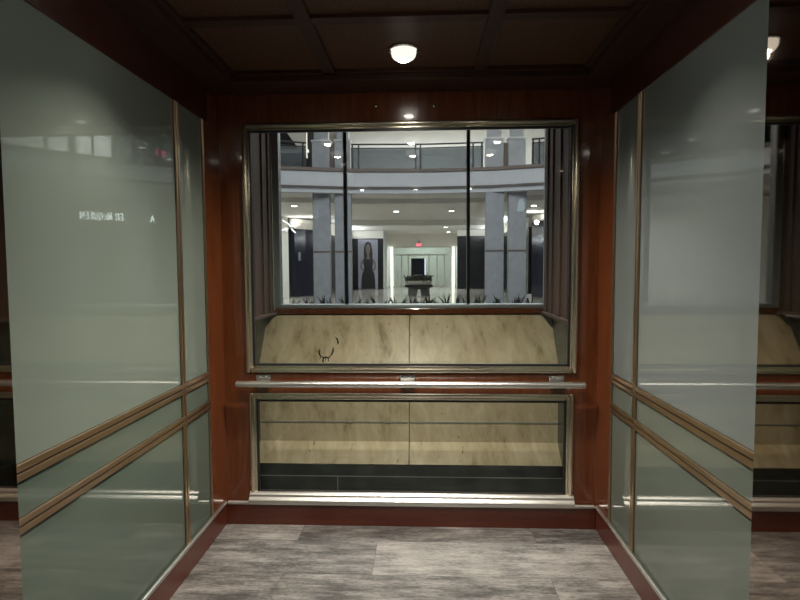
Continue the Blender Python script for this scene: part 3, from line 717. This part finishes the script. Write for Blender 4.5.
# planter island with a kiosk behind it
pi = thing('round_planter', 'dark round planter with low bushy foliage before the kiosk', 'planter', (-0.24, 31.0, 0))
bm = bmesh.new(); add_lathe(bm, [(0.62, 0.0), (0.60, 0.40), (0.72, 0.46)], -0.24, 31.0, 28); obj('base', bm, 'planter_grey', pi, True)
bm = bmesh.new(); add_lathe(bm, [(0.74, 0.47), (0.80, 0.48), (0.80, 0.62), (0.74, 0.62)], -0.24, 31.0, 28); obj('rim', bm, 'dark_rim', pi, True)
bm = bmesh.new(); add_lathe(bm, [(0.66, 0.62), (0.70, 0.64), (0.72, 0.82), (0.66, 0.84)], -0.24, 31.0, 28); obj('bowl', bm, 'pale_stone', pi, True)
bm = bmesh.new()
for k in range(260):
    a = random.uniform(0, 6.28); r = 0.78*math.sqrt(random.random()); z = 0.84+random.uniform(0, 0.34)*(1.1-0.35*r)
    x, y = -0.24+r*math.cos(a), 31.0+r*math.sin(a); b = random.uniform(0, 6.28)
    add_tube(bm, [(x, y, z-0.08), (x+0.06*math.cos(b), y+0.06*math.sin(b), z), (x+0.14*math.cos(b), y+0.14*math.sin(b), z+0.02)], [0.02, 0.035, 0.004], 5)
obj('foliage', bm, 'foliage', pi)
ki = thing('kiosk', 'dark blue upright kiosk panel behind the round planter', 'kiosk', (-0.28, 32.4, 0))
bm = bmesh.new(); add_box(bm, -0.70, 0.10, 32.3, 32.5, 0.0, 2.13, 0.02); obj('panel', bm, 'blue_panel', ki)
bm = bmesh.new(); add_box(bm, 0.10, 0.15, 32.28, 32.5, 0.9, 2.1); obj('lit_edge', bm, 'screen_edge', ki)
bm = bmesh.new(); add_box(bm, -0.80, 0.22, 32.2, 32.6, 0.0, 0.08, 0.01); obj('foot', bm, 'dark_rim', ki)
bm = bmesh.new(); add_prism(bm, [(-0.36, 0), (-0.09, 0), (-0.17, 0.38), (-0.28, 0.38)], 'Y', 30.0, 30.06)
tag(obj('floor_sign', bm, 'white'), 'small white triangular floor sign before the round planter', 'floor sign')
def board(x0, x1, y, z1, label, mark):
    e = thing('floor_sign', label, 'floor sign', ((x0+x1)/2, y, 0))
    bm = bmesh.new(); add_prism(bm, [(y-0.22, 0), (y+0.22, 0), (y+0.03, z1), (y-0.03, z1)], 'X', x0, x1); obj('board', bm, 'white', e)
    if mark:
        c = (x0+x1)/2
        bm = bmesh.new(); k = 0.19/z1
        for za, zb, w in ((0.18, 0.34, 0.07), (0.34, 0.42, 0.045)):
            ya, yb = y-0.226+k*za, y-0.226+k*zb
            vs = [bm.verts.new(p) for p in ((c-w, ya, za), (c+w, ya, za), (c+w*0.7, yb, zb), (c-w*0.7, yb, zb))]; bm.faces.new(vs)
            r = bmesh.ops.extrude_face_region(bm, geom=bm.faces[-1:] if False else [f for f in bm.faces][-1:]); 
            for v in [q for q in r['geom'] if isinstance(q, bmesh.types.BMVert)]: v.co.y -= 0.006
        obj('figure_mark', bm, 'ad_dark', e)
board(3.80, 4.10, 20.9, 0.56, 'white floor sign with dark mark right of the outermost right pillar', True)
board(2.96, 3.09, 21.6, 0.5, 'white box added as bright floor in the gap between the right pillars', False)  # small white box added in place of brightly lit floor

# mall lamps: round ceiling downlights
def mall_lamp(x, y, z, r, label):
    e = thing('mall_downlight', label, 'ceiling light', (x, y, z), 'round downlights of the mall ceiling')
    bm = bmesh.new(); add_lathe(bm, [(r, z), (r*1.25, z), (r*1.25, z-0.02), (r, z-0.03)], x, y, 20); obj('trim_ring', bm, 'white', e)
    bm = bmesh.new(); add_lathe(bm, [(r, z-0.012), (r*0.9, z-0.03), (r*0.2, z-0.034)], x, y, 20); obj('lens', bm, 'mall_lens', e)
LAMPS = [(-5.7, 24.2, 4.36, 'mall downlight in the soffit left of the left pillars'), (5.0, 25.0, 4.36, 'mall downlight in the soffit right of the right pillars'),
         (1.5, 37.0, 4.30, 'mall downlight before the entrance, nearer one'), (1.95, 42.0, 4.30, 'mall downlight before the entrance, farther one'),
         (-1.3, 27.0, 4.36, 'mall downlight in the soffit over the middle, left'), (1.4, 27.0, 4.36, 'mall downlight in the soffit over the middle, right')]
for x, y, z, l in LAMPS: mall_lamp(x, y, z, 0.14, l)
w = thing('wall_lamp', 'bright spot lamp at the right pane edge on the dark shop front', 'lamp', (5.80, 28.2, 3.8))
bm = bmesh.new(); add_tube(bm, [(5.83, 28.4, 3.85), (5.78, 28.2, 3.84)], [0.10, 0.13], 16); obj('housing', bm, 'rail_metal', w, True)
bm = bmesh.new(); add_tube(bm, [(5.782, 28.22, 3.84), (5.77, 28.17, 3.84)], [0.115, 0.10], 16); obj('lens', bm, 'lens', w, True)

# ------------------------------------------------------------------ lights
def light(name, kind, loc, energy, col=(1, 1, 1), size=0.1, size_y=None, rot=(0, 0, 0), spot=None, blend=1.0):
    l = bpy.data.lights.new(name, kind); l.energy = energy; l.color = col
    if kind == 'AREA':
        l.size = size
        if size_y: l.shape = 'RECTANGLE'; l.size_y = size_y
        else: l.shape = 'DISK'
    else: l.shadow_soft_size = size
    if kind == 'SPOT': l.spot_size = math.radians(spot); l.spot_blend = blend
    o = bpy.data.objects.new(name, l); C.objects.link(o); o.location = loc; o.rotation_euler = rot
    return o
WARM = (1.0, 0.92, 0.79)
for i, (x, y, l) in enumerate(CAB):
    light('cab_lamp_light', 'SPOT', (x, y, 2.610), (138, 42, 112, 22, 6, 6, 6)[i], WARM, 0.025, spot=148 if i == 0 else 112, blend=1.0)
light('lobby_lamp_light', 'AREA', (0.0, -1.6, 2.88), 14, (1, 0.94, 0.84), 1.2)
COOL = (0.96, 0.965, 1.0)
light('atrium_light', 'AREA', (0, 12, 8.9), 880, COOL, 10, 7)
light('gallery_light', 'AREA', (0, 25.5, 8.8), 620, (1, 0.97, 0.92), 8, 4)
light('gallery_light', 'AREA', (8.5, 20.5, 8.6), 480, (1, 0.97, 0.92), 3, 3)
for x, y, z, l in LAMPS:
    light('mall_lamp_light', 'SPOT', (x, y, z-0.06), 260, (1, 0.93, 0.82), 0.12, spot=150)
light('corridor_light', 'AREA', (0, 36, 4.25), 230, (1, 0.95, 0.86), 3.5, 7)
# cove lighting on top of the shop fronts washes the soffit
UPR = (math.pi, 0, 0)
light('cove_light', 'AREA', (-4.9, 35.5, 3.68), 110, (0.97, 0.97, 1), 0.3, 7.5, (0, math.radians(-145), 0))
light('cove_light', 'AREA', (4.7, 35.0, 3.83), 110, (0.97, 0.97, 1), 0.3, 8.5, (0, math.radians(145), 0))
light('cove_light', 'AREA', (-6.2, 29.6, 3.85), 22, (1, 0.96, 0.9), 2.0, 0.3, UPR)
light('cove_light', 'AREA', (6.0, 28.0, 3.98), 22, (1, 0.96, 0.9), 2.0, 0.3, UPR)
light('vestibule_light', 'AREA', (0, 47.2, 4.2), 190, (0.97, 1.0, 0.92), 4, 3)
light('left_shop_light', 'AREA', (-6.6, 25.5, 4.2), 160, (1, 0.96, 0.88), 1.2, 3)

wd = bpy.data.worlds.new('night'); SC.world = wd; wd.use_nodes = True
wd.node_tree.nodes['Background'].inputs[0].default_value = (0.01, 0.012, 0.016, 1)
wd.node_tree.nodes['Background'].inputs[1].default_value = 0.4

# ------------------------------------------------------------------ camera
R = Vector((0.99910483, 0.04197085, -0.00529053)); U = Vector((0.00277221, 0.05983446, 0.99820446)); D = Vector((-0.04221205, 0.99732557, -0.05966454))
cam = bpy.data.cameras.new('camera'); cam.lens = 545.9/800*36; cam.sensor_width = 36; cam.clip_start = 0.02; cam.clip_end = 200
co = bpy.data.objects.new('camera', cam); C.objects.link(co)
co.matrix_world = Matrix(((R.x, U.x, -D.x, 0), (R.y, U.y, -D.y, 0), (R.z, U.z, -D.z, 1.596), (0, 0, 0, 1)))
SC.camera = co
SC.view_settings.view_transform = 'Standard'; SC.view_settings.look = 'None'; SC.view_settings.gamma = 1.0; SC.view_settings.exposure = 0.4
SC.view_settings.use_curve_mapping = False
SC.cycles.max_bounces = 10; SC.cycles.transparent_max_bounces = 24; SC.cycles.caustics_reflective = False; SC.cycles.caustics_refractive = False
SC.cycles.sample_clamp_indirect = 4.0
